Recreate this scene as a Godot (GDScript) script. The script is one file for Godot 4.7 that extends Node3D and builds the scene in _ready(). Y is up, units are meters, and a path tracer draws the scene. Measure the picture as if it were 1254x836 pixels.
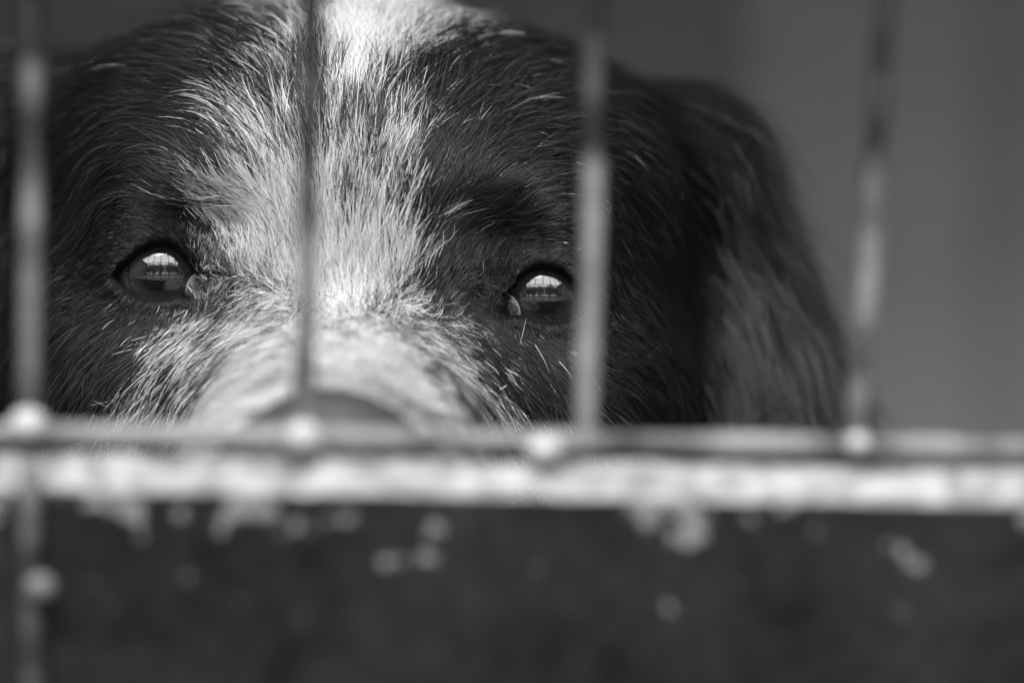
extends Node3D

# The dog's head is modelled in millimetres in a frame of its own: the origin
# lies midway between the eyes, x to the picture's right, y up, z out of the face.
const EYE_HEIGHT := 0.56          # metres above the ground
const HEAD_X := -0.0356
const HEAD_ROLL := -3.3           # degrees
const CAMERA_DISTANCE := 0.8
const GATE_Z := 0.15

# x, y, fur direction x, y, share of white hair, length mm, lift degrees
const FUR := [
	[1.1,0.5,-0.06,1.00,0.95,6,30], [-8.3,8.0,-0.16,0.99,1,9,28], [1.4,10.4,-0.01,1.00,1,10,25], [10.5,9.1,0.04,1.00,0.9,9,25], [-18.3,7.5,-0.31,0.98,1,9,25],
	[-27.4,7.0,-0.36,0.98,0.85,8,25], [-32.1,8.6,-0.45,0.88,0.1,8,20], [-35.5,17.5,-0.65,0.76,0.52,14,22], [-24.4,18.0,-0.45,0.88,1,14,22], [-15.4,20.3,-0.26,0.99,0.8,14,20],
	[-1.1,22.9,-0.06,1.00,0.64,13,20], [7.9,21.6,0.14,1.01,0.62,13,20], [15.4,16.6,0.24,1.02,0.1,12,20], [17.9,4.2,0.14,1.01,0.14,7,20], [21.0,-2.8,0.35,0.82,0.1,4,15],
	[23.0,9.9,0.45,0.93,0,9,18], [-36.3,28.4,-0.88,0.45,0.4,18,22], [-25.5,32.6,-0.74,0.76,0.52,18,22], [-16.5,34.8,-0.46,0.98,0.56,17,20], [-2.5,41.9,-0.06,1.00,0.3,15,20],
	[4.5,45.4,0.14,1.01,0.3,15,20], [-9.1,44.6,-0.16,0.99,0.33,15,20], [-2.0,35.6,-0.06,1.00,0.54,15,20], [8.8,36.3,0.19,1.01,0.42,15,20], [18.0,33.2,0.45,0.88,0.06,11.2,20],
	[22.8,42.9,0.55,0.83,0.04,11.2,20], [-21.8,51.7,-0.55,0.87,0.45,18,22], [-29.7,55.3,-0.74,0.66,0.12,18,22], [-14.2,50.0,-0.26,0.99,0.32,16,20], [-4.5,54.4,-0.06,1.00,1.3,16,20],
	[-3.1,48.7,-0.06,1.00,1.2,15,20], [-0.6,61.7,-0.01,1.00,1.2,16,20], [8.6,62.3,0.24,1.02,0.8,16,20], [7.8,49.4,0.24,1.02,0.25,15,20], [16.6,53.9,0.45,0.83,0.04,12,20],
	[-9.8,52.2,-0.16,0.99,0.45,15,20], [-44.8,37.5,-0.97,0.24,0.05,14.4,20], [-53.2,24.2,-0.94,-0.25,0.02,16,20], [-43.1,19.0,-0.92,0.35,0.06,11.2,18], [-64.2,33.4,-0.88,-0.45,0.02,17.6,20],
	[-62.3,12.8,-0.55,-0.83,0.02,16,20], [-46.5,51.0,-0.92,0.40,0.03,14.4,20], [-61.9,45.1,-0.95,0.05,0.02,16,20], [-37.0,12.0,-0.65,0.76,0,7,15], [-44.6,12.6,-0.88,0.45,0.02,8,15],
	[-54.0,7.6,-0.94,-0.15,0.02,8,15], [-59.6,0.1,-0.76,-0.65,0.02,10,18], [-61.6,-16.6,-0.35,-0.92,0,14.4,20], [-51.4,-12.4,-0.55,-0.83,0.03,6,15], [-41.8,-9.1,-0.35,-0.92,0.05,2.5,15],
	[-31.3,-6.9,-0.24,-0.97,0.3,4,15], [-29.8,-2.1,-0.05,-0.90,0.4,4,25], [-28.2,3.4,-0.25,0.89,0.5,6,20], [-51.6,-25.4,-0.45,-0.88,0,11.2,18], [-41.7,-21.0,-0.50,-0.88,0.4,12,18],
	[-36.0,-15.2,-0.45,-0.88,0.65,9,18], [-43.8,-30.5,-0.45,-0.88,0.55,12,18], [-23.5,-14.4,-0.55,-0.83,0.8,8,15], [-24.7,-24.6,-0.45,-0.88,0.8,9,15], [-17.3,-10.6,-0.56,-0.63,0.68,6,15],
	[-13.3,-22.3,-0.56,-0.63,0.65,5,15], [-6.4,-8.2,-0.05,0.90,0.66,5,15], [3.5,-9.4,0.06,0.70,0.7,5,15], [4.4,-16.2,0.07,0.50,0.66,4,12], [17.7,-12.0,0.63,-0.56,0.66,6,15],
	[25.4,-20.1,0.65,-0.76,0.6,7,15], [30.9,-24.7,0.60,-0.82,0.5,8,15], [11.3,-15.9,0.41,-0.18,0.62,5,12], [15.2,-5.1,0.49,0.23,0.7,5,15], [31.8,-14.7,0.55,-0.82,0.1,6,15],
	[31.1,-4.2,0.35,-0.88,0.05,3,12], [24.4,-8.2,0.43,-0.58,0.3,4,15], [28.4,10.2,0.45,0.83,0,8,18], [31.2,23.1,0.66,0.74,0.02,10,18], [38.0,32.8,0.87,0.50,0.05,11.2,18],
	[47.3,29.9,0.99,0.16,0.05,11.2,18], [47.9,18.9,0.94,0.15,0.02,9,15], [40.9,12.9,0.78,0.45,0.02,6,15], [37.6,7.2,0.47,0.53,0.02,3,12], [55.8,10.3,0.82,-0.35,0.02,8,15],
	[58.5,-2.3,0.74,-0.66,0.03,10,15], [47.8,-10.3,0.55,-0.82,0.04,3.5,12], [46.7,-21.5,0.55,-0.82,0.05,8,15], [61.6,-18.9,0.65,-0.76,0,12.8,20], [67.0,13.0,0.79,-0.61,0.01,14.4,20],
	[66.0,31.7,0.92,-0.35,0.03,16,20], [50.3,45.3,0.94,0.25,0.05,13.6,18], [36.9,51.8,0.77,0.55,0.05,13.6,18], [61.6,50.8,0.96,-0.14,0.03,16,20], [75.9,32.8,0.74,-0.66,0.02,24,22],
	[75.3,4.4,0.55,-0.82,0,17.6,20], [80.6,-20.2,0.35,-0.93,0,17.6,18], [82.4,50.5,0.64,-0.66,0,28,22], [87.2,35.1,0.40,-0.93,0,32,20], [99.5,26.0,0.65,-0.76,0,34,20],
	[95.3,-3.7,0.16,-0.99,0.02,38,15], [108.8,1.0,0.26,-0.99,0,38,18], [90.4,-19.7,0.06,-1.00,0.08,38,15], [-93.2,40.4,-0.56,-0.73,0,28,22], [-96.6,24.5,-0.29,-0.97,0,32,20],
	[-107.8,14.0,-0.55,-0.83,0,34,20], [-100.3,-15.0,-0.04,-1.00,0,38,15], [-114.2,-11.8,-0.14,-1.01,0,38,18], [-79.1,-4.4,-0.45,-0.88,0.02,17.6,20], [-75.6,20.1,-0.66,-0.74,0.02,17.6,20],
	[-83.7,-29.7,-0.24,-0.97,0.02,17.6,18]
]

var rng := RandomNumberGenerator.new()
var head_frame: Transform3D
var count_strands := 0

func grey(v: float) -> Color:
	return Color(v, v, v).linear_to_srgb()

func plain_material(v: float, rough: float, spec := 0.5) -> StandardMaterial3D:
	var m := StandardMaterial3D.new()
	m.albedo_color = grey(v)
	m.roughness = rough
	m.metallic_specular = spec
	return m

func vertex_material(rough: float, spec := 0.5) -> StandardMaterial3D:
	var m := StandardMaterial3D.new()
	m.vertex_color_use_as_albedo = true
	m.roughness = rough
	m.metallic_specular = spec
	return m

func tag(o: Node, label: String, category: String, kind := "", group := "") -> void:
	o.set_meta("label", label)
	if category != "":
		o.set_meta("category", category)
	if kind != "":
		o.set_meta("kind", kind)
	if group != "":
		o.set_meta("group", group)

func put(parent: Node, called: String, m: Mesh, material: Material) -> MeshInstance3D:
	var o := MeshInstance3D.new()
	o.name = called
	o.mesh = m
	if material:
		o.material_override = material
	parent.add_child(o, true)
	return o

func mesh_of(v: PackedVector3Array, n: PackedVector3Array, idx: PackedInt32Array, c := PackedColorArray(), uv := PackedVector2Array()) -> ArrayMesh:
	var a := []
	a.resize(Mesh.ARRAY_MAX)
	a[Mesh.ARRAY_VERTEX] = v
	a[Mesh.ARRAY_NORMAL] = n
	a[Mesh.ARRAY_INDEX] = idx
	if c.size():
		a[Mesh.ARRAY_COLOR] = c
	if uv.size():
		a[Mesh.ARRAY_TEX_UV] = uv
	var m := ArrayMesh.new()
	m.add_surface_from_arrays(Mesh.PRIMITIVE_TRIANGLES, a)
	return m

# ---------------------------------------------------------------- setting

func box_mesh(size: Vector3, at := Vector3.ZERO, chamfer := 0.0) -> ArrayMesh:
	var st := SurfaceTool.new()
	st.begin(Mesh.PRIMITIVE_TRIANGLES)
	var b := BoxMesh.new()
	b.size = size
	st.append_from(b, 0, Transform3D(Basis(), at))
	return st.commit()

func concrete(v: float, scale: float, seed_: int) -> StandardMaterial3D:
	var n := FastNoiseLite.new()
	n.seed = seed_
	n.frequency = 0.012
	n.fractal_octaves = 6
	var t := NoiseTexture2D.new()
	t.width = 512
	t.height = 512
	t.seamless = true
	t.noise = n
	var g := Gradient.new()
	g.set_color(0, grey(v * 0.82))
	g.set_color(1, grey(v * 1.15))
	t.color_ramp = g
	var m := StandardMaterial3D.new()
	m.albedo_texture = t
	m.roughness = 0.9
	m.uv1_triplanar = true
	m.uv1_world_triplanar = true
	m.uv1_scale = Vector3.ONE * scale
	return m

func build_setting() -> void:
	var g := put(self, "ground", box_mesh(Vector3(240, 0.2, 240), Vector3(0, -0.1, 0)), concrete(0.1, 0.4, 3))
	tag(g, "worn grey ground around the kennel and out to the trees", "ground", "structure")
	# the kennel: wall behind the dog; unseen side walls and roof sized to shade it
	var k := Node3D.new()
	k.name = "kennel"
	add_child(k)
	tag(k, "plain grey kennel wall blurred behind the dog", "kennel")
	var w := concrete(0.5, 0.6, 5)
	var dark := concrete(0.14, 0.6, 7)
	put(k, "floor", box_mesh(Vector3(2.2, 0.06, 1.6), Vector3(0.32, 0.03, -0.7)), concrete(0.4, 0.5, 6))  # unseen pale floor, added to bounce light onto the lower back wall
	var back := Node3D.new()
	back.name = "back_wall"
	k.add_child(back)
	var tones := [0.4, 0.4, 0.36, 0.4, 0.66, 0.58, 0.56, 0.42]  # paler boards at right hold the wall's light gradient in their colour
	put(back, "backing", box_mesh(Vector3(2.5, 0.82, 0.03), Vector3(0.32, 0.41, -1.64)), dark)
	for i in 16:
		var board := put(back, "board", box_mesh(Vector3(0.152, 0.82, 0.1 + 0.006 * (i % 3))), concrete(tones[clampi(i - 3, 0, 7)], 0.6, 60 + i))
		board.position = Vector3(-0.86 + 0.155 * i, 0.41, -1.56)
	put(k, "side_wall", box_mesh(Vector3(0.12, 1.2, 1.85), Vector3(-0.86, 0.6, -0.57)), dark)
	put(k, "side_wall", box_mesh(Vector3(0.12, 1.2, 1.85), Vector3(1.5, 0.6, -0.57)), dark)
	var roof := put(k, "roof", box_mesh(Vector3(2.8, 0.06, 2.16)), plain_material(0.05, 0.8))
	roof.position = Vector3(0.32, 1.115, -0.65)
	roof.rotation.x = -atan2(0.55, 1.95)
	# far trees and a boundary fence outside, mirrored in the eyes
	build_sky_blocker(Vector3(-7.2, 0, 4.6))
	build_sky_blocker(Vector3(7.4, 0, 4.2))
	for i in 24:
		var x := -15.5 + 1.3 * i + rng.randf_range(-0.6, 0.6)
		var z := 9.6 + rng.randf_range(-0.5, 2.0)
		build_tree(Vector3(x, 0, z), rng.randf_range(4.2, 5.4))
	build_fence()

func build_sky_blocker(at: Vector3) -> void:  # invented building, cuts off sky light and narrows the eye reflections
	var o := Node3D.new()
	o.name = "sky_blocker" if not has_node("sky_blocker") else "sky_blocker_001"
	add_child(o)
	o.position = at
	tag(o, "added dark building cutting off sky light at the %s side of the yard outside the gate" % ("left" if at.x < 0.0 else "right"), "sky_blocker")
	var m := plain_material(0.06, 0.8)
	put(o, "wall", box_mesh(Vector3(4.6, 3.6, 5.2), Vector3(0, 1.8, 0)), m)
	for s in [-1.0, 1.0]:
		var r := put(o, "roof", box_mesh(Vector3(3.0, 0.1, 5.6)), plain_material(0.08, 0.7))
		r.position = Vector3(1.22 * s, 4.15, 0)
		r.rotation.z = -s * 0.42
	put(o, "door", box_mesh(Vector3(0.06, 2.0, 1.0), Vector3(-signf(at.x) * 2.34, 1.0, 0)), plain_material(0.1, 0.6))

func build_tree(at: Vector3, h: float) -> void:
	var o := Node3D.new()
	o.name = "tree"
	if has_node("tree"):
		o.name = "tree_%03d" % get_tree_number()
	add_child(o)
	o.position = at
	tag(o, "small dark leafy tree standing outside beyond the yard fence", "tree", "", "trees outside beyond the yard fence")
	var c := CylinderMesh.new()
	c.height = h * 0.6
	c.bottom_radius = h * 0.035
	c.top_radius = h * 0.015
	c.radial_segments = 8
	var t := put(o, "trunk", c, plain_material(0.06, 0.9))
	t.position.y = h * 0.3
	var v := PackedVector3Array()
	var n := PackedVector3Array()
	var idx := PackedInt32Array()
	for j in 1400:
		var d := Vector3(rng.randfn(), rng.randfn(), rng.randfn()).normalized() * pow(rng.randf(), 0.4)
		var p := Vector3(d.x * h * 0.36, h * 0.55 + d.y * h * 0.45, d.z * h * 0.32)
		var a := Vector3(rng.randfn(), rng.randfn(), rng.randfn()).normalized()
		var b := a.cross(Vector3(rng.randfn(), rng.randfn(), rng.randfn())).normalized()
		var s := h * 0.045
		var i0 := v.size()
		v.append_array([p - a * s, p + b * s * 0.5, p + a * s])
		var m := a.cross(b).normalized()
		n.append_array([m, m, m])
		idx.append_array([i0, i0 + 1, i0 + 2])
	put(o, "crown", mesh_of(v, n, idx), plain_material(0.05, 0.7))

var trees_made := 0
func get_tree_number() -> int:
	trees_made += 1
	return trees_made

func build_fence() -> void:
	var o := Node3D.new()
	o.name = "yard_fence"
	add_child(o)
	o.position = Vector3(0, 0, 7.5)
	tag(o, "dark yard fence of upright posts and rails outside, facing the kennel", "fence")
	var m := plain_material(0.05, 0.8)
	for i in 21:
		var p := put(o, "post", box_mesh(Vector3(0.09, 1.3, 0.09)), m)
		p.position = Vector3(-10 + i, 0.65, 0)
	for y in [0.35, 0.75, 1.15]:
		var r := put(o, "rail", box_mesh(Vector3(20, 0.14, 0.03)), m)
		r.position = Vector3(0, y, 0.062)

# ---------------------------------------------------------------- gate

func tube(path: PackedVector3Array, radius: PackedFloat32Array, paleness: PackedFloat32Array, seed_: int, sides := 16) -> ArrayMesh:
	var v := PackedVector3Array()
	var n := PackedVector3Array()
	var c := PackedColorArray()
	var idx := PackedInt32Array()
	var r := RandomNumberGenerator.new()
	r.seed = seed_
	for i in path.size():
		var d := (path[mini(i + 1, path.size() - 1)] - path[maxi(i - 1, 0)]).normalized()
		var a := d.cross(Vector3(0, 0.31, 1)).normalized()
		var b := d.cross(a)
		for s in sides:
			var w := TAU * s / sides
			var m := a * cos(w) + b * sin(w)
			v.append(path[i] + m * radius[i])
			n.append(m)
			var g := lerpf(0.008, 0.18, smoothstep(0.05, 1.0, paleness[i] + 0.12 * cos(w + i * 0.02))) * r.randf_range(0.8, 1.2)
			c.append(Color(g, g, g))
		if i:
			for s in sides:
				var p0 := (i - 1) * sides + s
				var p1 := (i - 1) * sides + (s + 1) % sides
				idx.append_array([p0, p0 + sides, p1, p1, p0 + sides, p1 + sides])
	for e in [0, path.size() - 1]:
		var at := v.size()
		v.append(path[e])
		n.append((path[e] - path[1 if e == 0 else e - 1]).normalized())
		c.append(Color(0.1, 0.1, 0.1))
		for s in sides:
			idx.append_array([at, e * sides + s, e * sides + (s + 1) % sides])
	return mesh_of(v, n, idx, c)

func wire(gate: Node3D, called: String, a: Vector3, b: Vector3, r: float, seed_: int, pale_low: float, pale_high: float) -> void:
	# old dark paint with worn, limed patches; base tone also changes with height
	var noise := FastNoiseLite.new()
	noise.seed = seed_
	noise.frequency = 55.0
	noise.fractal_octaves = 3
	var path := PackedVector3Array()
	var rad := PackedFloat32Array()
	var share := PackedFloat32Array()
	var len_ := a.distance_to(b)
	var t := 0.0
	var done := false
	while not done:
		var p := a.lerp(b, minf(t, 1.0))
		done = t >= 1.0
		var near := absf(p.x) < 0.11 and p.y < 0.63
		t += (0.0009 if near else 0.008) / len_
		var k := noise.get_noise_2d(p.x * 0.8, p.y + p.x * 0.3)
		var k2 := noise.get_noise_2d(p.y * 0.35 + p.x, 7.0)
		var k3 := noise.get_noise_2d(p.y * 1.6 + p.x, 40.0)
		path.append(p + Vector3(k2 * 0.0006, 0, k2 * 0.0005))
		rad.append(r * (1.0 + 0.16 * k))
		share.append(lerpf(pale_low, pale_high, clampf((p.y - 0.52) / 0.085, 0.0, 1.0)) + 0.3 * k + 0.35 * k2 + 0.2 * k3)
	var m := tube(path, rad, share, seed_, 16 if path.size() > 150 else 8)
	put(gate, called, m, vertex_material(0.6, 0.35))

func blob(r: float, seed_: int, v: float) -> ArrayMesh:
	var s := SphereMesh.new()
	s.radius = r
	s.height = r * 2.0
	s.radial_segments = 16
	s.rings = 9
	var a := s.surface_get_arrays(0)
	var noise := FastNoiseLite.new()
	noise.seed = seed_
	noise.frequency = 0.35 / r
	var p: PackedVector3Array = a[Mesh.ARRAY_VERTEX]
	for i in p.size():
		p[i] *= 1.0 + 0.28 * noise.get_noise_3dv(p[i])
		p[i].y *= 0.85
	a[Mesh.ARRAY_VERTEX] = p
	var m := ArrayMesh.new()
	m.add_surface_from_arrays(Mesh.PRIMITIVE_TRIANGLES, a)
	return m

func gate_texture() -> ImageTexture:
	# dark paint with chips along the worn upper edge and pale spatters; 0.5 m wide, 0.125 m high, top row = upper edge
	var w := 2048
	var h := 512
	var img := Image.create(w, h, false, Image.FORMAT_RGB8)
	var big := FastNoiseLite.new()
	big.seed = 21
	big.frequency = 0.006
	big.fractal_octaves = 4
	var fine := FastNoiseLite.new()
	fine.seed = 22
	fine.frequency = 0.03
	fine.fractal_octaves = 3
	var dark := PackedByteArray()
	dark.resize(w * h * 3)
	for y in h:
		for x in w:
			var b := big.get_noise_2d(x, y)
			var f := fine.get_noise_2d(x, y)
			var v := 0.0065 + 0.006 * maxf(b, -0.5) + 0.004 * f
			if y < 90:
				var chip := big.get_noise_2d(x * 2.0 + 900.0, y * 2.6) + 0.8 * f - 0.37 - y * 0.008
				v = lerpf(v, 0.1 + 0.08 * f, smoothstep(-0.02, 0.04, chip + 0.06))
			var q := int(255.0 * pow(maxf(v, 0.0), 1.0 / 2.2))
			var at := (y * w + x) * 3
			dark[at] = q
			dark[at + 1] = q
			dark[at + 2] = q
	img = Image.create_from_data(w, h, false, Image.FORMAT_RGB8, dark)
	var r := RandomNumberGenerator.new()
	r.seed = 77
	for i in 300:
		var cx := r.randi_range(0, w)
		var cy := r.randi_range(20, h)
		var rad := r.randf_range(0.8, 3.0) if r.randf() < 0.94 else r.randf_range(3.5, 6.0)
		var v := pow(r.randf_range(0.01, 0.035), 1.0 / 2.2)
		for yy in range(maxi(0, cy - 9), mini(h, cy + 10)):
			for xx in range(maxi(0, cx - 9), mini(w, cx + 10)):
				if Vector2(xx - cx, (yy - cy) * 0.8).length() < rad * (1.0 + 0.5 * fine.get_noise_2d(xx * 9.0, yy * 9.0)):
					img.set_pixel(xx, yy, Color(v, v, v))
	return ImageTexture.create_from_image(img)

func edge_texture() -> NoiseTexture2D:
	var n := FastNoiseLite.new()
	n.seed = 31
	n.frequency = 0.028
	n.fractal_octaves = 5
	var t := NoiseTexture2D.new()
	t.width = 1024
	t.height = 128
	t.seamless = true
	t.noise = n
	var g := Gradient.new()
	g.set_color(0, grey(0.1))
	g.set_color(1, grey(0.32))
	g.add_point(0.35, grey(0.13))
	g.add_point(0.6, grey(0.23))
	t.color_ramp = g
	return t

func build_gate() -> void:
	var gate := Node3D.new()
	gate.name = "kennel_gate"
	add_child(gate)
	gate.position = Vector3(0, 0, GATE_Z)
	tag(gate, "kennel gate of upright wires above a dark scuffed panel with pale worn top edge", "gate")
	var top := 0.5263
	var lean := -0.0014 / 0.0926         # the gate hangs a little lower at the picture's right
	# panel: profile (z forward, y) swept along x
	var profile := [Vector2(-0.018, -0.0012), Vector2(-0.006, -0.0004), Vector2(0.0, -0.0012), Vector2(0.0035, -0.0032), Vector2(0.0052, -0.0056), Vector2(0.0056, -0.0072)]
	var v := PackedVector3Array()
	var n := PackedVector3Array()
	var uv := PackedVector2Array()
	var idx := PackedInt32Array()
	var wob := FastNoiseLite.new()
	wob.seed = 4
	wob.frequency = 40.0
	var cols := 401
	for i in cols:
		var x := -0.75 + 1.5 * i / (cols - 1)
		for j in profile.size():
			var q: Vector2 = profile[j]
			var before: Vector2 = profile[maxi(j - 1, 0)]
			var after: Vector2 = profile[mini(j + 1, profile.size() - 1)]
			var d := (after - before).normalized()
			var k := wob.get_noise_2d(x, j * 0.004) * 0.0011
			v.append(Vector3(x, top + lean * x + q.y + k, q.x + k))
			n.append(Vector3(0, d.x, -d.y).normalized())
			uv.append(Vector2(x * 4.0, j * 0.12))
		if i:
			var m := profile.size()
			for j in m - 1:
				var p0 := (i - 1) * m + j
				idx.append_array([p0, p0 + m, p0 + 1, p0 + 1, p0 + m, p0 + m + 1])
	var em := StandardMaterial3D.new()
	em.albedo_texture = edge_texture()
	em.roughness = 0.7
	put(gate, "worn_edge", mesh_of(v, n, idx, PackedColorArray(), uv), em)
	# dark front sheet
	v = PackedVector3Array()
	n = PackedVector3Array()
	uv = PackedVector2Array()
	idx = PackedInt32Array()
	# the sheet in four bands: the chipped upper band, then plain scuffed paint
	var bands := [-0.0072, -0.125, -0.24, -0.36, -0.5]
	for i in 4:
		for s in [[-0.75, i + 1], [0.75, i + 1], [0.75, i], [-0.75, i]]:
			v.append(Vector3(s[0], top + lean * s[0] + bands[s[1]], 0.0056))
			n.append(Vector3.BACK)
			var down := 0.0 if s[1] == i else 0.94
			uv.append(Vector2(s[0] * 2.0 + 0.37 * i, down if i == 0 else lerpf(0.28, 0.94, absf((s[1] - i) - float(i % 2)))))
		idx.append_array([i * 4, i * 4 + 2, i * 4 + 1, i * 4, i * 4 + 3, i * 4 + 2])
	var fm := StandardMaterial3D.new()
	fm.albedo_texture = gate_texture()
	fm.roughness = 0.8
	fm.metallic_specular = 0.2
	put(gate, "panel", mesh_of(v, n, idx, PackedColorArray(), uv), fm)
	put(gate, "panel_back", box_mesh(Vector3(1.5, 0.485, 0.02), Vector3(0, 0.2625, -0.006)), plain_material(0.05, 0.7))
	# wires: foot x, top lean
	var r := 0.0019
	var feet := [-0.0872, -0.0378, 0.0133, 0.0622]
	var tops := [-0.0866, -0.0362, 0.0153, 0.0672]
	for i in range(-9, 15):
		var x0: float = feet[i] if i >= 0 and i < 4 else -0.0872 + 0.0498 * i
		var x1: float = tops[i] if i >= 0 and i < 4 else x0 + 0.002
		var slope := (x1 - x0) / 0.079
		var y0 := top + lean * x0 + 0.002
		if i == 0:
			y0 = 0.40
			wire(gate, "upright_wire", Vector3(x0, top + 0.004, 0.003), Vector3(x0 + slope * 0.9, 1.32, 0.003), r, 50, 0.62, 0.05)
			wire(gate, "upright_wire", Vector3(x0 + 0.0045, 0.38, 0.0078), Vector3(x0 + 0.0008, top - 0.001, 0.0078), r, 49, 0.35, 0.8)
		else:
			wire(gate, "upright_wire", Vector3(x0, y0, 0.0), Vector3(x0 + slope * (1.32 - y0), 1.32, 0.0), r, 50 + i, [0.66, 0.72, 1.05, 0.7][clampi(i, 0, 3)], 0.03)
	for j in 8:
		var y := top + 0.0029 + 0.1016 * j
		wire(gate, "cross_wire", Vector3(-0.6, y - lean * 0.6, -0.003), Vector3(0.8, y + lean * 0.8, -0.003), r * 1.1, 90 + j, 0.7 if j == 0 else 0.4, 0.7 if j == 0 else 0.4)
	var wm := plain_material(0.34, 0.5)
	for b in [[-0.0872, 0.0046, 0.0034], [-0.0378, 0.0034, 0.0036], [0.0057, 0.0016, 0.0032], [0.0622, 0.0036, 0.0022]]:
		var w := put(gate, "weld_bead", blob(b[2], int(b[0] * 10000.0), 0.6), wm)
		w.position = Vector3(b[0], top + lean * b[0] + b[1], 0.0035)
	var w2 := put(gate, "weld_bead", blob(0.0028, 9, 0.6), plain_material(0.1, 0.6))
	w2.position = Vector3(-0.0841, 0.5035, 0.009)

# ---------------------------------------------------------------- dog: shape of the head

const EYE := Vector3(42.6, 0.0, -11.0)   # centre of the eyeball at +x
const EYE_R := 11.5
const FLECKS := [[-53.7,-29.4,15,5,0.25], [-53.5,-29.6,-20,4,0.25], [-36.0,-12.2,60,2.2,0.7], [-47.4,45.8,5,3,0.5], [-53.9,36.8,-8,3,0.45], [-55.2,30.6,30,2.6,0.45], [-39.5,48.8,0,2.6,0.4], [-44.2,43.9,20,1.5,0.3], [35.4,46.1,5,5,0.4], [29.0,45.8,30,4,0.3], [24.0,36.9,45,6,0.3], [40.6,35.1,0,3,0.3], [17.3,41.1,55,5,0.3], [55.2,20.3,-40,4,0.35], [61.0,15.2,-45,2,0.4], [65.9,24.6,-30,1.5,0.4], [46.5,11.6,0,1.2,0.3], [39.6,20.7,40,1,0.3], [18.2,10.0,80,6,0.5], [20.4,12.8,75,4,0.4], [33.8,-21.2,30,2.4,0.6], [38.5,-8.1,80,6,0.3], [42.9,-14.3,-60,7,0.3], [48.2,-16.7,-50,5,0.35], [66.3,-12.9,-60,2,0.5], [24.5,59.8,80,2.5,0.6], [29.8,16.1,35,2,0.3], [75.6,0.4,-60,2.5,0.4], [-49.0,-15.9,45,3,0.3], [-52.9,-12.5,40,3.5,0.35]]

func ell(p: Vector3, c: Vector3, r: Vector3) -> float:
	var q := (p - c) / r
	var k := q.length()
	return k * (k - 1.0) / maxf((q / r).length(), 1e-5)

func cone(p: Vector3, a: Vector3, b: Vector3, ra: float, rb: float) -> float:
	var d := b - a
	var t := clampf((p - a).dot(d) / d.length_squared(), 0.0, 1.0)
	return p.distance_to(a + d * t) - lerpf(ra, rb, t)

func smin(a: float, b: float, k: float) -> float:
	var h := maxf(k - absf(a - b), 0.0) / k
	return minf(a, b) - h * h * k * 0.25

var ear_basis := Basis(Vector3(0, 0, 1), deg_to_rad(16.0)) * Basis(Vector3.UP, deg_to_rad(40.0))

func head_sdf(q: Vector3, open_eyes: bool) -> float:
	var p := Vector3(absf(q.x), q.y, q.z)
	var d := ell(p, Vector3(0, 11, -62), Vector3(68, 56, 72))
	d = smin(d, ell(p, Vector3(40, 26, -68), Vector3(34, 32, 50)), 16.0)          # temples
	d = smin(d, ell(p, Vector3(31, 18, -13), Vector3(22, 13, 17)), 15.0)           # brows
	d = smin(d, ell(p, Vector3(50, -28, -38), Vector3(28, 34, 40)), 22.0)          # cheeks
	d = smin(d, ell(p, Vector3(33, -20, -17), Vector3(22, 12, 16)), 14.0)          # under the eyes
	d = smin(d, cone(p, Vector3(0, -36, -5), Vector3(0, -50, 92), 33.0, 28.0), 18.0)   # muzzle
	d = smin(d, ell(p, Vector3(17, -62, 84), Vector3(19, 24, 26)), 14.0)           # flews
	d = smin(d, cone(p, Vector3(0, -76, 0), Vector3(0, -80, 78), 26.0, 15.0), 10.0)    # lower jaw
	d = smin(d, cone(p, Vector3(0, -40, -100), Vector3(0, -150, -230), 70.0, 95.0), 30.0)   # neck
	# hollow at the inner corner of the eye and before the brow
	d = -smin(-d, ell(p, Vector3(31.5, 12.5, 9), Vector3(10.5, 8, 11.5)), 10.0)
	d = smin(d, p.distance_to(EYE) - (EYE_R + 2.0), 7.0)                            # lids
	d = smin(d, ell(p, Vector3(74, 34, -84), Vector3(18, 18, 24)), 14.0)           # root of the ear
	var e := (p - Vector3(96, -28, -76)) * ear_basis
	d = smin(d, ell(e, Vector3.ZERO, Vector3(33, 70, 9)), 12.0)                    # ear flap
	if open_eyes and p.z > -30.0:
		var c := Vector2((p.x - EYE.x) / 13.2, (p.y - EYE.y) / 8.6)
		d = maxf(d, -(c.length() - 1.0) * 8.6)
	return d

const CELL := 3.0
const LO := Vector3(-153, -123, -171)
const NX := 103
const NY := 75
const NZ := 104
var field := PackedFloat32Array()

func fill_field(open_eyes: bool) -> PackedFloat32Array:
	var f := PackedFloat32Array()
	f.resize(NX * NY * NZ)
	var half := (NX - 1) / 2
	for iz in NZ:
		for iy in NY:
			var row := (iz * NY + iy) * NX
			for ix in range(half, NX):
				var d := head_sdf(LO + Vector3(ix, iy, iz) * CELL, open_eyes)
				f[row + ix] = d
				f[row + NX - 1 - ix] = d
	return f

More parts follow.
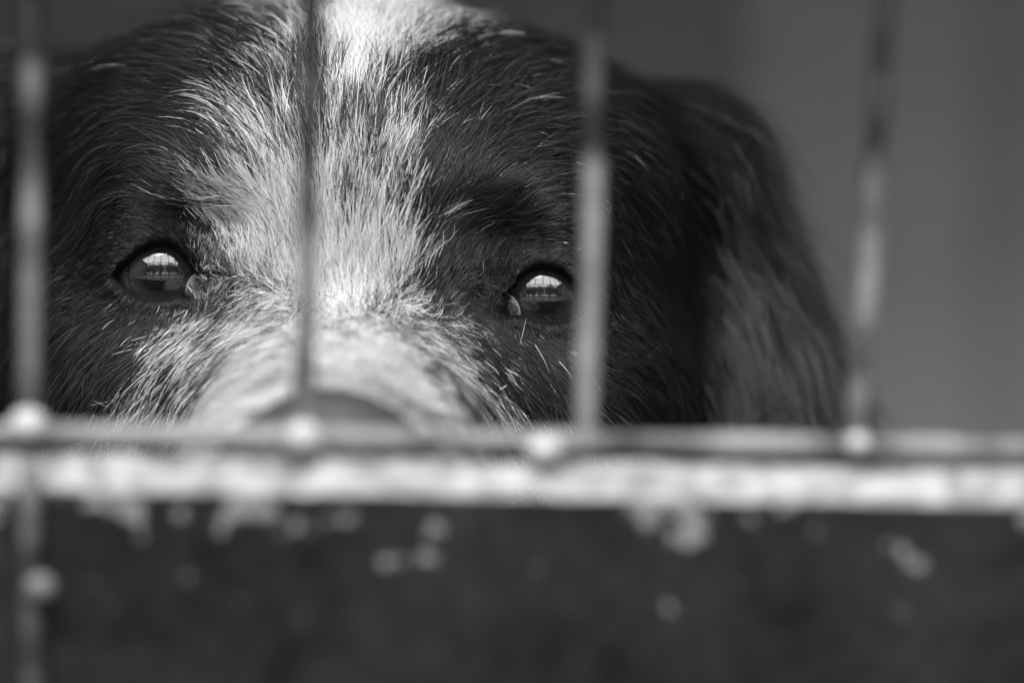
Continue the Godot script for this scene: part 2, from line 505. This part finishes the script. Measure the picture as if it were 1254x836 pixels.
# distance in w, unit normal in xyz
func sample_field(p: Vector3) -> Vector4:
	var q := (p - LO) / CELL
	var ix := clampi(int(q.x), 0, NX - 2)
	var iy := clampi(int(q.y), 0, NY - 2)
	var iz := clampi(int(q.z), 0, NZ - 2)
	var fx := clampf(q.x - ix, 0.0, 1.0)
	var fy := clampf(q.y - iy, 0.0, 1.0)
	var fz := clampf(q.z - iz, 0.0, 1.0)
	var o := (iz * NY + iy) * NX + ix
	var o2 := o + NX * NY
	var a := field[o]
	var b := field[o + 1]
	var c := field[o + NX]
	var d := field[o + NX + 1]
	var e := field[o2]
	var f := field[o2 + 1]
	var g := field[o2 + NX]
	var h := field[o2 + NX + 1]
	var ab := a + (b - a) * fx
	var cd := c + (d - c) * fx
	var ef := e + (f - e) * fx
	var gh := g + (h - g) * fx
	var ac := ab + (cd - ab) * fy
	var eg := ef + (gh - ef) * fy
	var gx := lerpf(lerpf(b - a, d - c, fy), lerpf(f - e, h - g, fy), fz)
	var gy := lerpf(cd - ab, gh - ef, fz)
	var gz := eg - ac
	var l := maxf(sqrt(gx * gx + gy * gy + gz * gz), 1e-6)
	return Vector4(gx / l, gy / l, gz / l, ac + (eg - ac) * fz)

# surface nets over a field; returns [vertices, indices]
func surface_nets(f: PackedFloat32Array, nx: int, ny: int, nz: int, lo: Vector3, cell: float) -> Array:
	var v := PackedVector3Array()
	var idx := PackedInt32Array()
	var at := PackedInt32Array()
	at.resize(nx * ny * nz)
	at.fill(-1)
	var offs := [0, 1, nx, nx + 1, nx * ny, nx * ny + 1, nx * ny + nx, nx * ny + nx + 1]
	var corner := [Vector3(0, 0, 0), Vector3(1, 0, 0), Vector3(0, 1, 0), Vector3(1, 1, 0), Vector3(0, 0, 1), Vector3(1, 0, 1), Vector3(0, 1, 1), Vector3(1, 1, 1)]
	var edges := [[0, 1], [2, 3], [4, 5], [6, 7], [0, 2], [1, 3], [4, 6], [5, 7], [0, 4], [1, 5], [2, 6], [3, 7]]
	for iz in nz - 1:
		for iy in ny - 1:
			var o := (iz * ny + iy) * nx
			for ix in nx - 1:
				var i := o + ix
				var s := f[i] < 0.0
				if absf(f[i]) > cell * 2.5:
					continue
				var mixed := false
				for k in 7:
					if (f[i + offs[k + 1]] < 0.0) != s:
						mixed = true
						break
				if not mixed:
					continue
				var sum := Vector3.ZERO
				var n := 0
				for e in edges:
					var da := f[i + offs[e[0]]]
					var db := f[i + offs[e[1]]]
					if (da < 0.0) != (db < 0.0):
						sum += corner[e[0]].lerp(corner[e[1]], da / (da - db))
						n += 1
				at[i] = v.size()
				v.append(lo + (Vector3(ix, iy, iz) + sum / n) * cell)
	var step := [1, nx, nx * ny]
	for iz in range(1, nz - 1):
		for iy in range(1, ny - 1):
			for ix in range(1, nx - 1):
				var i := (iz * ny + iy) * nx + ix
				if absf(f[i]) > cell * 2.5:
					continue
				for a in 3:
					var s0 := f[i] < 0.0
					if (f[i + step[a]] < 0.0) == s0:
						continue
					var b: int = step[(a + 1) % 3]
					var c: int = step[(a + 2) % 3]
					var q0 := at[i]
					var q1 := at[i - b]
					var q2 := at[i - b - c]
					var q3 := at[i - c]
					if q0 < 0 or q1 < 0 or q2 < 0 or q3 < 0:
						continue
					if s0:
						idx.append_array([q0, q2, q1, q0, q3, q2])
					else:
						idx.append_array([q0, q1, q2, q0, q2, q3])
	return [v, idx]

# ---------------------------------------------------------------- fur map, by place on the face

const MAP_LO := Vector2(-152, -112)
const MAP_CELL := 3.0
const MAP_W := 102
const MAP_H := 68
var map_dir := PackedVector2Array()
var map_sure := PackedFloat32Array()   # how far the lie of the coat agrees here
var map_rest := PackedVector3Array()   # white share, length, lift

func fill_map() -> void:
	map_dir.resize(MAP_W * MAP_H)
	map_rest.resize(MAP_W * MAP_H)
	map_sure.resize(MAP_W * MAP_H)
	for iy in MAP_H:
		for ix in MAP_W:
			var p := MAP_LO + Vector2(ix, iy) * MAP_CELL
			var dir := Vector2.ZERO
			var rest := Vector3.ZERO
			var total := 0.0
			for c in FUR:
				var dx: float = p.x - c[0]
				var dy: float = p.y - c[1]
				var w := 1.0 / pow(dx * dx + dy * dy + 9.0, 2.0)
				dir += Vector2(c[2], c[3]) * w
				rest += Vector3(c[4], c[5], c[6]) * w
				total += w
			map_dir[iy * MAP_W + ix] = dir.normalized()
			map_sure[iy * MAP_W + ix] = clampf(dir.length() / total, 0.0, 1.0)
			map_rest[iy * MAP_W + ix] = rest / total

func map_at(x: float, y: float) -> int:
	return clampi(int((y - MAP_LO.y) / MAP_CELL + 0.5), 0, MAP_H - 1) * MAP_W + clampi(int((x - MAP_LO.x) / MAP_CELL + 0.5), 0, MAP_W - 1)

# ---------------------------------------------------------------- strands of fur

class Strands:
	var v := PackedVector3Array()
	var n := PackedVector3Array()
	var c := PackedColorArray()
	var idx := PackedInt32Array()

func add_ribbon(s: Strands, path: PackedVector3Array, up: Vector3, width: float, color: Color, tip := 0.18) -> void:
	var m := path.size()
	var first := s.v.size()
	for i in m:
		var d := (path[mini(i + 1, m - 1)] - path[maxi(i - 1, 0)]).normalized()
		var w := d.cross(up).normalized()
		var face := w.cross(d)
		var t := float(i) / (m - 1)
		var half := width * 0.5 * lerpf(1.0, tip, t * t)
		s.v.append(path[i] - w * half)
		s.v.append(path[i] + w * half)
		s.n.append((face * 0.62 - w * 0.78))
		s.n.append((face * 0.62 + w * 0.78))
		s.c.append(color)
		s.c.append(color)
		if i:
			var a := first + i * 2 - 2
			s.idx.append(a)
			s.idx.append(a + 2)
			s.idx.append(a + 1)
			s.idx.append(a + 1)
			s.idx.append(a + 2)
			s.idx.append(a + 3)
	count_strands += 1

# one hair from a root on the head (mm), following the lie of the coat over the skin
func grow(s: Strands, root: Vector3, normal: Vector3, length: float, lift: float, width: float, color: Color, segments: int, clump: Vector3, pull: float, bend: Vector3, back: float) -> void:
	var path := PackedVector3Array()
	path.append(root - normal * 0.6)
	var p := root
	var n := normal
	var seg := length / segments
	var sl := sin(lift)
	var off := root - clump
	off -= n * off.dot(n)
	for i in segments:
		var k := map_at(p.x, p.y)
		var f := Vector3(map_dir[k].x, map_dir[k].y, back) + (bend if back < 0.0 else bend * cos(i * 1.5 + bend.x * 7.0) * 1.3)
		var t := (f - n * f.dot(n)).normalized()
		var rise := sl * (1.0 - 1.15 * i / segments)
		p += (t + n * rise).normalized() * seg - off * (pull / segments)
		var q := sample_field(p)
		n = Vector3(q.x, q.y, q.z)
		var least := 0.25 + 0.5 * lift * i
		if q.w < least:
			p += n * (least - q.w)
		path.append(p)
	for i in path.size():
		path[i] = head_frame * path[i]
	var up := head_frame.basis * (normal + bend * 1.2)
	add_ribbon(s, path, up.normalized(), width * 0.001, color)

var ticking := FastNoiseLite.new()

func coat_color(white: float, clump_random: float, length: float) -> Color:
	var u := 0.55 * clump_random + 0.45 * rng.randf()
	var v: float
	if u < white * 1.0 or rng.randf() < 0.0012:
		v = rng.randf_range(0.6, 0.95) if rng.randf() < 0.85 else rng.randf_range(0.3, 0.6)
		if white > 1.0:
			v = rng.randf_range(0.85, 0.97)
	else:
		v = rng.randf_range(0.004, 0.013)
		if rng.randf() < clampf(white * 7.0, 0.0, 0.35):  # share of grey hairs paints sheen on the crown, shade on the cheeks
			v = rng.randf_range(0.02, 0.06)
		if length < 5.0:
			v = rng.randf_range(0.012, 0.06)      # the short hair about the eyes is greyer
		if white > 0.3 and rng.randf() < 0.4:
			v = rng.randf_range(0.05, 0.2)
	return Color(v, v, v)

func fur_on(tri_v: PackedVector3Array, tri_n: PackedVector3Array, idx: PackedInt32Array, face: Strands, ear_a: Strands, ear_b: Strands, pale: Strands) -> void:
	for t in range(0, idx.size(), 3):
		var a := tri_v[idx[t]]
		var b := tri_v[idx[t + 1]]
		var c := tri_v[idx[t + 2]]
		var mid := (a + b + c) / 3.0
		var nm := (tri_n[idx[t]] + tri_n[idx[t + 1]] + tri_n[idx[t + 2]]).normalized()
		var area := (b - a).cross(c - a).length() * 0.5
		var ax := absf(mid.x)
		var density := 4.6
		var ear := ax > 80.0 and mid.z < -40.0
		if ear:
			density = 2.2
		elif mid.z < -55.0:
			density = 3.0
		if nm.z < -0.3:
			density = 0.25
		if mid.y < -52.0:
			density = 0.3
		if mid.z > 102.0 and mid.y > -62.0 and ax < 25.0:
			continue
		var eye_gap := Vector2((ax - EYE.x) / 1.3, mid.y).length()
		if eye_gap < 14.0 and mid.z > -25.0:
			density = 12.0
		elif eye_gap < 19.0 and mid.z > -25.0:
			density = 8.0
		var want := area * density
		var count := int(want) + (1 if rng.randf() < want - int(want) else 0)
		for j in count:
			var u := rng.randf()
			var w := rng.randf()
			if u + w > 1.0:
				u = 1.0 - u
				w = 1.0 - w
			var p := a + (b - a) * u + (c - a) * w
			var n := (tri_n[idx[t]] * (1.0 - u - w) + tri_n[idx[t + 1]] * u + tri_n[idx[t + 2]] * w).normalized()
			var k := map_at(p.x + rng.randfn() * 1.6, p.y + rng.randfn() * 1.6)
			var rest := map_rest[k]
			var size := 2.6 if rest.y > 9.0 else 1.7
			if ear:
				size = 6.0
			var cell := Vector3i((p / size).floor())
			var h := hash(cell)
			var r1 := float(h & 1023) / 1023.0
			var r2 := float((h >> 10) & 1023) / 1023.0 - 0.5
			var r3 := float((h >> 20) & 1023) / 1023.0 - 0.5
			var clump := (Vector3(cell) + Vector3(0.5 + r2 * 0.5, 0.5 + r3 * 0.5, 0.5)) * size
			var length := rest.y * rng.randf_range(0.65, 1.15) * (0.85 + 0.3 * r1)
			var lift := deg_to_rad(rest.z) * rng.randf_range(0.5, 1.4) + (1.0 - map_sure[k]) * 0.8
			if rng.randf() < (0.08 if p.z < -50.0 else 0.02):
				lift += rng.randf_range(0.2, 0.7)
			var width := 0.185
			var stout := rng.randf_range(0.6, 1.4)
			if rest.y < 5.0:
				width = 0.13
			elif ear:
				width = 0.3
			var reach := map_dir[k] * rest.y * 0.65
			var k2 := map_at(p.x + reach.x + rng.randfn() * 1.6, p.y + reach.y + rng.randfn() * 1.6)
			var share := map_rest[k2].x
			if share > 0.25 and share < 1.0:
				share += 0.35 * ticking.get_noise_3d(p.x, p.y, p.z * 0.3) * (1.0 if p.y < -4.0 else 0.5)
			var color := coat_color(share, r1, rest.y)
			if ear:
				color = Color.WHITE * (rng.randf_range(0.018, 0.04) + 0.07 * r1 * r1)
				color.a = 1.0
			if color.r > 0.3:
				width *= 1.15 if map_rest[k2].x > 0.2 else 0.7
			var bend := Vector3(r2, r3, 0) * (0.4 if not ear else 0.9) + Vector3(rng.randfn(), rng.randfn(), rng.randfn()) * 0.16
			bend += Vector3(rng.randfn(), rng.randfn(), rng.randfn()) * 1.3 * (1.0 - map_sure[k])
			if eye_gap < 15.0 and mid.z > -25.0:
				var away := Vector3((p.x - signf(p.x) * EYE.x) / 1.3, p.y, 0.0).normalized()
				var against := maxf(0.0, 0.25 - Vector3(map_dir[k].x, map_dir[k].y, 0.0).dot(away))
				bend += away * 1.3 * against * smoothstep(15.0, 9.0, eye_gap)
				length = minf(length, 1.8 + maxf(eye_gap - 7.0, 0.0) * 0.8)
			var dest := face
			if ear:
				dest = ear_a if mid.x < 0.0 else ear_b
			elif color.r > 0.15:
				dest = pale
			grow(dest, p, n, length, lift, width * stout, color, (5 if rest.y > 12.5 else 4) if rest.y > 5.0 else 3, clump, (0.8 if ear else 0.6) if rest.y > 6.0 else 0.3, bend, -0.45 if not ear else 0.0)

func strands_mesh(s: Strands) -> ArrayMesh:
	return mesh_of(s.v, s.n, s.idx, s.c)

# ---------------------------------------------------------------- eyes

# outline of the opened lids, mm from the eye's centre; +x is the inner corner
const LIDS := [[-10.5, -1.2], [-9.2, 0.5], [-8, 1.7], [-6, 3.4], [-4.5, 4.6], [-3, 5.5], [-1.5, 6.0], [0, 6.2], [1.4, 6.1], [2.8, 5.6], [4, 4.7], [5.2, 3.5], [6.3, 2.1], [7.3, 0.7], [8.5, -0.4], [9.6, -1.9], [11, -4.0],
	[9.6, -4.8], [7.8, -4.9], [6, -4.9], [4.5, -4.8], [3, -5.1], [1.5, -5.5], [0, -5.75], [-1.5, -5.85], [-3, -5.8], [-4.5, -5.5], [-6, -4.9], [-7.4, -4.0], [-8.8, -2.8]]

func trace(x: float, y: float) -> Vector3:
	var z := 30.0
	for i in 60:
		var d := head_sdf(Vector3(x, y, z), false)
		if d < 0.02:
			break
		z -= d * 0.8
	return Vector3(x, y, z)

func on_ball(x: float, y: float, r: float) -> Vector3:
	return Vector3(x, y, sqrt(maxf(r * r - x * x - y * y, 0.4)))

func normals_for(v: PackedVector3Array, idx: PackedInt32Array, out_: Vector3) -> PackedVector3Array:
	var n := PackedVector3Array()
	n.resize(v.size())
	for t in range(0, idx.size(), 3):
		var m := (v[idx[t + 2]] - v[idx[t]]).cross(v[idx[t + 1]] - v[idx[t]])
		for k in 3:
			n[idx[t + k]] += m
	for i in n.size():
		n[i] = n[i].normalized()
	return n

func ring_index(rings: int, m: int, flip: bool) -> PackedInt32Array:
	var idx := PackedInt32Array()
	for r in rings - 1:
		for i in m:
			var a := r * m + i
			var b := r * m + (i + 1) % m
			if flip:
				idx.append_array([a, b, a + m, b, b + m, a + m])
			else:
				idx.append_array([a, a + m, b, b, a + m, b + m])
	return idx

func to_scene(v: PackedVector3Array) -> PackedVector3Array:
	var o := PackedVector3Array()
	for p in v:
		o.append(head_frame * p)
	return o

func turned(n: PackedVector3Array) -> PackedVector3Array:
	var o := PackedVector3Array()
	var b := head_frame.basis.orthonormalized()
	for p in n:
		o.append(b * p)
	return o

# lids of one eye: returns [outer part for the fur: vertices, normals, indices]
func build_lids(dog: Node3D, side: float) -> Array:
	var m := LIDS.size()
	var centre := Vector3(EYE.x * side, EYE.y, EYE.z)
	var v := PackedVector3Array()
	var grow_by := [-0.7, -0.1, 0.0, 0.5, 1.1, 2.2, 3.6, 5.4, 7.0]
	for r in grow_by.size():
		for i in m:
			var q := Vector2(LIDS[i][0], LIDS[i][1])
			var e0 := Vector2(LIDS[(i + m - 1) % m][0], LIDS[(i + m - 1) % m][1])
			var e1 := Vector2(LIDS[(i + 1) % m][0], LIDS[(i + 1) % m][1])
			var t := (e1 - e0).normalized()
			var o := Vector2(-t.y, t.x)
			if r >= 5:
				o = o.lerp(q.normalized(), 0.5).normalized()
			q += o * grow_by[r]
			q.x *= -side
			var p: Vector3
			if r == 0:
				p = centre + on_ball(q.x, q.y, EYE_R - 0.3)
			elif r == 1:
				p = centre + on_ball(q.x, q.y, EYE_R + 0.25)
			elif r == 2:
				p = centre + on_ball(q.x, q.y, EYE_R + 1.0)
			elif r == 3:
				p = centre + on_ball(q.x, q.y, EYE_R + 1.9)
			else:
				p = trace(centre.x + q.x, centre.y + q.y)
				if r == grow_by.size() - 1:
					p.z -= 1.5
			v.append(p)
	var idx := ring_index(grow_by.size(), m, side > 0.0)
	var n := normals_for(v, idx, Vector3.BACK)
	var c := PackedColorArray()
	for i in v.size():
		c.append(Color(0.007, 0.007, 0.007))
	put(dog, "eyelid", mesh_of(to_scene(v), turned(n), idx, c), vertex_material(0.6, 0.3))
	# fur-bearing part
	var first := 3 * m
	var fi := PackedInt32Array()
	for k in range(first * 6, idx.size()):
		fi.append(idx[k])
	return [v, n, fi]

func cap(r: float, a0: float, a1: float, colors: Callable) -> ArrayMesh:
	var v := PackedVector3Array()
	var n := PackedVector3Array()
	var c := PackedColorArray()
	var rings := 24
	var m := 64
	for i in rings + 1:
		var a := lerpf(a0, a1, float(i) / rings)
		for j in m:
			var w := TAU * j / m
			var d := Vector3(sin(a) * cos(w), sin(a) * sin(w), cos(a))
			v.append(d * r)
			n.append(d)
			c.append(colors.call(float(i) / rings, w, d))
	return mesh_of(v, n, ring_index(rings + 1, m, true), c)

func build_eye(dog: Node3D, side: float, cam: Vector3) -> void:
	var o := Node3D.new()
	o.name = "eye"
	dog.add_child(o, true)
	var at: Vector3 = head_frame * Vector3(EYE.x * side, EYE.y, EYE.z)
	o.position = at
	var look := (cam - dog.position - at).normalized()
	var right := Vector3.UP.cross(look).normalized()
	# the gaze falls a little to the outer side, as the iris shows
	look = (look + right * side * 0.07 + Vector3(0, -0.02, 0)).normalized()
	right = Vector3.UP.cross(look).normalized()
	o.basis = Basis(right, look.cross(right), look)
	var wet := vertex_material(0.04, 0.7)
	wet.clearcoat_enabled = true
	wet.clearcoat = 0.7
	wet.clearcoat_roughness = 0.02
	var k := 0.001
	put(o, "eyeball", cap(EYE_R * k, 0.55, PI, func(_t, w, d):
		var v := 0.34 if d.x * side < 0.0 else 0.05
		return Color(v, v, v)), wet)
	var inner := put(o, "third_eyelid", cap((EYE_R + 0.16) * k, 0.0, 0.32, func(_t, _w, _d): return Color(0.5, 0.5, 0.5)), wet)
	inner.rotation = Vector3(0.26, -side * 0.83, 0.0)
	var noise := FastNoiseLite.new()
	noise.seed = 11
	noise.frequency = 2.2
	put(o, "iris", cap((EYE_R + 0.06) * k, 0.30, 0.72, func(t, w, _d):
		var f := noise.get_noise_3d(cos(w) * 4.0, sin(w) * 4.0, t * 1.2)
		var v := lerpf(0.011, 0.03, smoothstep(0.0, 0.7, t)) * (1.0 + 0.5 * f)
		if t > 0.86:
			v = lerpf(v, 0.008, smoothstep(0.86, 0.96, t))
		return Color(v, v, v)), wet)
	put(o, "pupil", cap((EYE_R + 0.1) * k, 0.0, 0.31, func(_t, _w, _d): return Color(0.009, 0.009, 0.009)), wet)

# ---------------------------------------------------------------- dog: trunk and legs, coarse, behind the gate

func body_sdf(q: Vector3) -> float:
	var p := Vector3(absf(q.x), q.y, q.z)
	var d := cone(p, Vector3(0, -170, -300), Vector3(0, -190, -780), 125.0, 95.0)
	d = smin(d, ell(p, Vector3(0, -210, -330), Vector3(125, 140, 140)), 40.0)
	d = smin(d, cone(p, Vector3(0, -60, -130), Vector3(0, -150, -280), 75.0, 105.0), 40.0)
	d = smin(d, ell(p, Vector3(78, -52, -170), Vector3(46, 48, 45)), 40.0)
	d = smin(d, cone(p, Vector3(85, -230, -300), Vector3(85, -350, -330), 48.0, 34.0), 30.0)
	d = smin(d, cone(p, Vector3(85, -350, -330), Vector3(85, -530, -310), 30.0, 24.0), 14.0)
	d = smin(d, ell(p, Vector3(85, -543, -292), Vector3(32, 17, 46)), 12.0)
	d = smin(d, cone(p, Vector3(80, -220, -740), Vector3(85, -350, -690), 78.0, 42.0), 30.0)
	d = smin(d, cone(p, Vector3(85, -350, -690), Vector3(85, -430, -790), 36.0, 26.0), 14.0)
	d = smin(d, cone(p, Vector3(85, -430, -790), Vector3(85, -535, -770), 25.0, 23.0), 10.0)
	d = smin(d, ell(p, Vector3(85, -543, -750), Vector3(32, 17, 44)), 12.0)
	d = smin(d, cone(p, Vector3(0, -150, -850), Vector3(0, -380, -980), 34.0, 20.0), 24.0)
	return d

func build_dog(cam: Vector3) -> void:
	var dog := Node3D.new()
	dog.name = "dog"
	add_child(dog)
	dog.position = Vector3(HEAD_X, 0, 0)
	tag(dog, "black dog with white blaze and drop ears gazing out through the wires", "dog")
	var basis_ := (Basis(Vector3(0, 0, 1), deg_to_rad(HEAD_ROLL)) * Basis(Vector3.UP, deg_to_rad(1.5))).scaled(Vector3.ONE * 0.001)
	head_frame = Transform3D(basis_, Vector3(0, EYE_HEIGHT, 0))
	fill_map()
	ticking.seed = 8
	ticking.frequency = 0.07
	ticking.fractal_octaves = 2
	# skin: head at fine grain, trunk at coarse grain, in one mesh
	field = fill_field(true)
	var nets := surface_nets(field, NX, NY, NZ, LO, CELL)
	field = fill_field(false)
	var hv: PackedVector3Array = nets[0]
	var hi: PackedInt32Array = nets[1]
	var hn := PackedVector3Array()
	for p in hv:
		var q := sample_field(p)
		hn.append(Vector3(q.x, q.y, q.z))
	var v := to_scene(hv)
	var n := turned(hn)
	var c := PackedColorArray()
	for p in hv:
		var s := lerpf(0.012, 0.35, clampf(map_rest[map_at(p.x, p.y)].x, 0.0, 1.0))
		c.append(Color(s, s, s))
	var bx := 24
	var by := 32
	var bz := 58
	var blo := Vector3(-207, -570, -1030)
	var bcell := 18.0
	var bf := PackedFloat32Array()
	bf.resize(bx * by * bz)
	for iz in bz:
		for iy in by:
			for ix in bx:
				bf[(iz * by + iy) * bx + ix] = body_sdf(blo + Vector3(ix, iy, iz) * bcell)
	var bn := surface_nets(bf, bx, by, bz, blo, bcell)
	var bv: PackedVector3Array = bn[0]
	var bi: PackedInt32Array = bn[1]
	var bnorm := normals_for(bv, bi, Vector3.UP)
	var first := v.size()
	for i in bv.size():
		v.append(bv[i] * 0.001 + Vector3(0, EYE_HEIGHT, 0))
		n.append(bnorm[i])
		c.append(Color(0.02, 0.02, 0.02))
	var idx := hi.duplicate()
	for i in bi:
		idx.append(i + first)
	put(dog, "body", mesh_of(v, n, idx, c), vertex_material(0.7))
	# nose
	var nose := SphereMesh.new()
	nose.radial_segments = 48
	nose.rings = 30
	var na := nose.surface_get_arrays(0)
	var np: PackedVector3Array = na[Mesh.ARRAY_VERTEX]
	for i in np.size():
		var d := np[i].normalized()
		var r := 1.0
		for s in [-1.0, 1.0]:
			var e := d.distance_to(Vector3(0.42 * s, -0.1, 0.9).normalized())
			r -= 0.3 * exp(-e * e * 22.0)
		r -= 0.06 * exp(-d.x * d.x * 250.0) * clampf(d.z, 0.0, 1.0)
		np[i] = head_frame * (Vector3(0, -40.5, 111) + d * r * Vector3(24.0 * (1.0 - 0.2 * maxf(d.y, 0.0)), 19, 14))
	na[Mesh.ARRAY_VERTEX] = np
	var nt := SurfaceTool.new()
	nt.create_from_arrays(na)
	nt.generate_normals()
	put(dog, "nose", nt.commit(), plain_material(0.03, 0.65))
	# eyes, lids, coat
	var face := Strands.new()
	var ear_a := Strands.new()
	var ear_b := Strands.new()
	var pale := Strands.new()
	for side in [-1.0, 1.0]:
		build_eye(dog, side, cam)
		var lid := build_lids(dog, side)
		fur_on(lid[0], lid[1], lid[2], face, ear_a, ear_b, pale)
	fur_on(hv, hn, hi, face, ear_a, ear_b, pale)
	# pale flecks, bristles and chaff caught in the coat: x, y, angle, length, width
	for f in FLECKS:
		var at := trace(f[0], f[1])
		var q := sample_field(at)
		var nn := Vector3(q.x, q.y, q.z)
		var dir := Vector3(cos(deg_to_rad(f[2])), sin(deg_to_rad(f[2])), 0)
		dir = (dir - nn * dir.dot(nn)).normalized()
		var path := PackedVector3Array()
		for i in 4:
			var u := i / 3.0 - 0.5
			path.append(head_frame * (at + nn * (1.6 + 0.5 * f[3] * (0.25 - u * u)) + dir * f[3] * u))
		add_ribbon(pale, path, (head_frame.basis * nn).normalized(), f[4] * 0.0006, Color(0.5, 0.5, 0.5), 0.3)
	var fm := vertex_material(0.4, 0.42)
	var o := put(dog, "black_fur", strands_mesh(face), fm)
	o.set_meta("kind", "stuff")
	var pm := vertex_material(0.5, 0.5)
	pm.backlight_enabled = true
	pm.backlight = Color(0.8, 0.8, 0.8)
	o = put(dog, "white_fur", strands_mesh(pale), pm)
	o.set_meta("kind", "stuff")
	o.set_meta("label", "white hair of the blaze and muzzle")
	for s in [ear_a, ear_b]:
		o = put(dog, "ear_fur", strands_mesh(s), fm)
		o.set_meta("kind", "stuff")
	# coat of the trunk
	var coat := Strands.new()
	for t in range(0, bi.size(), 3):
		var a := bv[bi[t]]
		var b := bv[bi[t + 1]]
		var cc := bv[bi[t + 2]]
		var want := (b - a).cross(cc - a).length() * 0.5 * 0.035
		var count := int(want) + (1 if rng.randf() < want - int(want) else 0)
		for j in count:
			var p := a + (b - a) * rng.randf() * 0.7 + (cc - a) * rng.randf() * 0.5
			var nn := bnorm[bi[t]]
			var f := Vector3(0, -0.5, -1)
			var tdir := (f - nn * f.dot(nn)).normalized()
			var l := rng.randf_range(30.0, 55.0) if p.y > -330.0 else rng.randf_range(12.0, 20.0)
			var path := PackedVector3Array()
			for k in 4:
				var u := k / 3.0
				path.append((p + tdir * l * u + nn * l * (0.45 * u - 0.35 * u * u) + Vector3(0, -6.0 * u * u, 0)) * 0.001 + Vector3(0, EYE_HEIGHT, 0))
			var g := rng.randf_range(0.012, 0.03)
			add_ribbon(coat, path, (nn + Vector3(rng.randfn(), rng.randfn(), rng.randfn()) * 0.25).normalized(), 0.0012, Color(g, g, g))
	o = put(dog, "body_fur", strands_mesh(coat), fm)
	o.set_meta("kind", "stuff")
	print("hair triangles ", (face.idx.size() + pale.idx.size() + ear_a.idx.size() + ear_b.idx.size() + coat.idx.size()) / 3)

# ---------------------------------------------------------------- all

func _ready() -> void:
	rng.seed = 20240
	var cam := Camera3D.new()
	cam.name = "camera"
	add_child(cam)
	cam.position = Vector3(0, EYE_HEIGHT - 0.0127, CAMERA_DISTANCE)
	cam.near = 0.05
	cam.far = 400.0
	var lens := CameraAttributesPhysical.new()
	lens.frustum_focal_length = 126.3
	lens.frustum_focus_distance = CAMERA_DISTANCE - 0.001
	lens.exposure_aperture = 5.3
	cam.attributes = lens
	cam.fov = 10.85
	cam.current = true
	var env := Environment.new()
	env.background_mode = Environment.BG_SKY
	var sky := ProceduralSkyMaterial.new()
	sky.sky_energy_multiplier = 1.0
	sky.sky_top_color = Color(0.97, 0.97, 0.97)
	sky.sky_horizon_color = Color(1, 1, 1)
	sky.ground_bottom_color = Color(0.3, 0.3, 0.3)
	sky.ground_horizon_color = Color(0.5, 0.5, 0.5)
	sky.sun_angle_max = 0.0
	env.sky = Sky.new()
	env.sky.sky_material = sky
	env.tonemap_mode = Environment.TONE_MAPPER_LINEAR
	env.tonemap_exposure = 5.8
	env.sdfgi_enabled = true
	env.ssao_enabled = true
	env.ssil_enabled = true
	var we := WorldEnvironment.new()
	we.environment = env
	add_child(we)
	var sun := DirectionalLight3D.new()
	sun.name = "sun"
	sun.light_energy = 0.27
	sun.light_angular_distance = 40.0
	sun.light_color = Color(1, 1, 1)
	sun.shadow_enabled = true
	sun.sky_mode = DirectionalLight3D.SKY_MODE_LIGHT_ONLY
	add_child(sun)
	sun.look_at_from_position(Vector3.ZERO, -Vector3(-0.14, 0.87, 0.47))
	build_setting()
	build_gate()
	build_dog(cam.position)
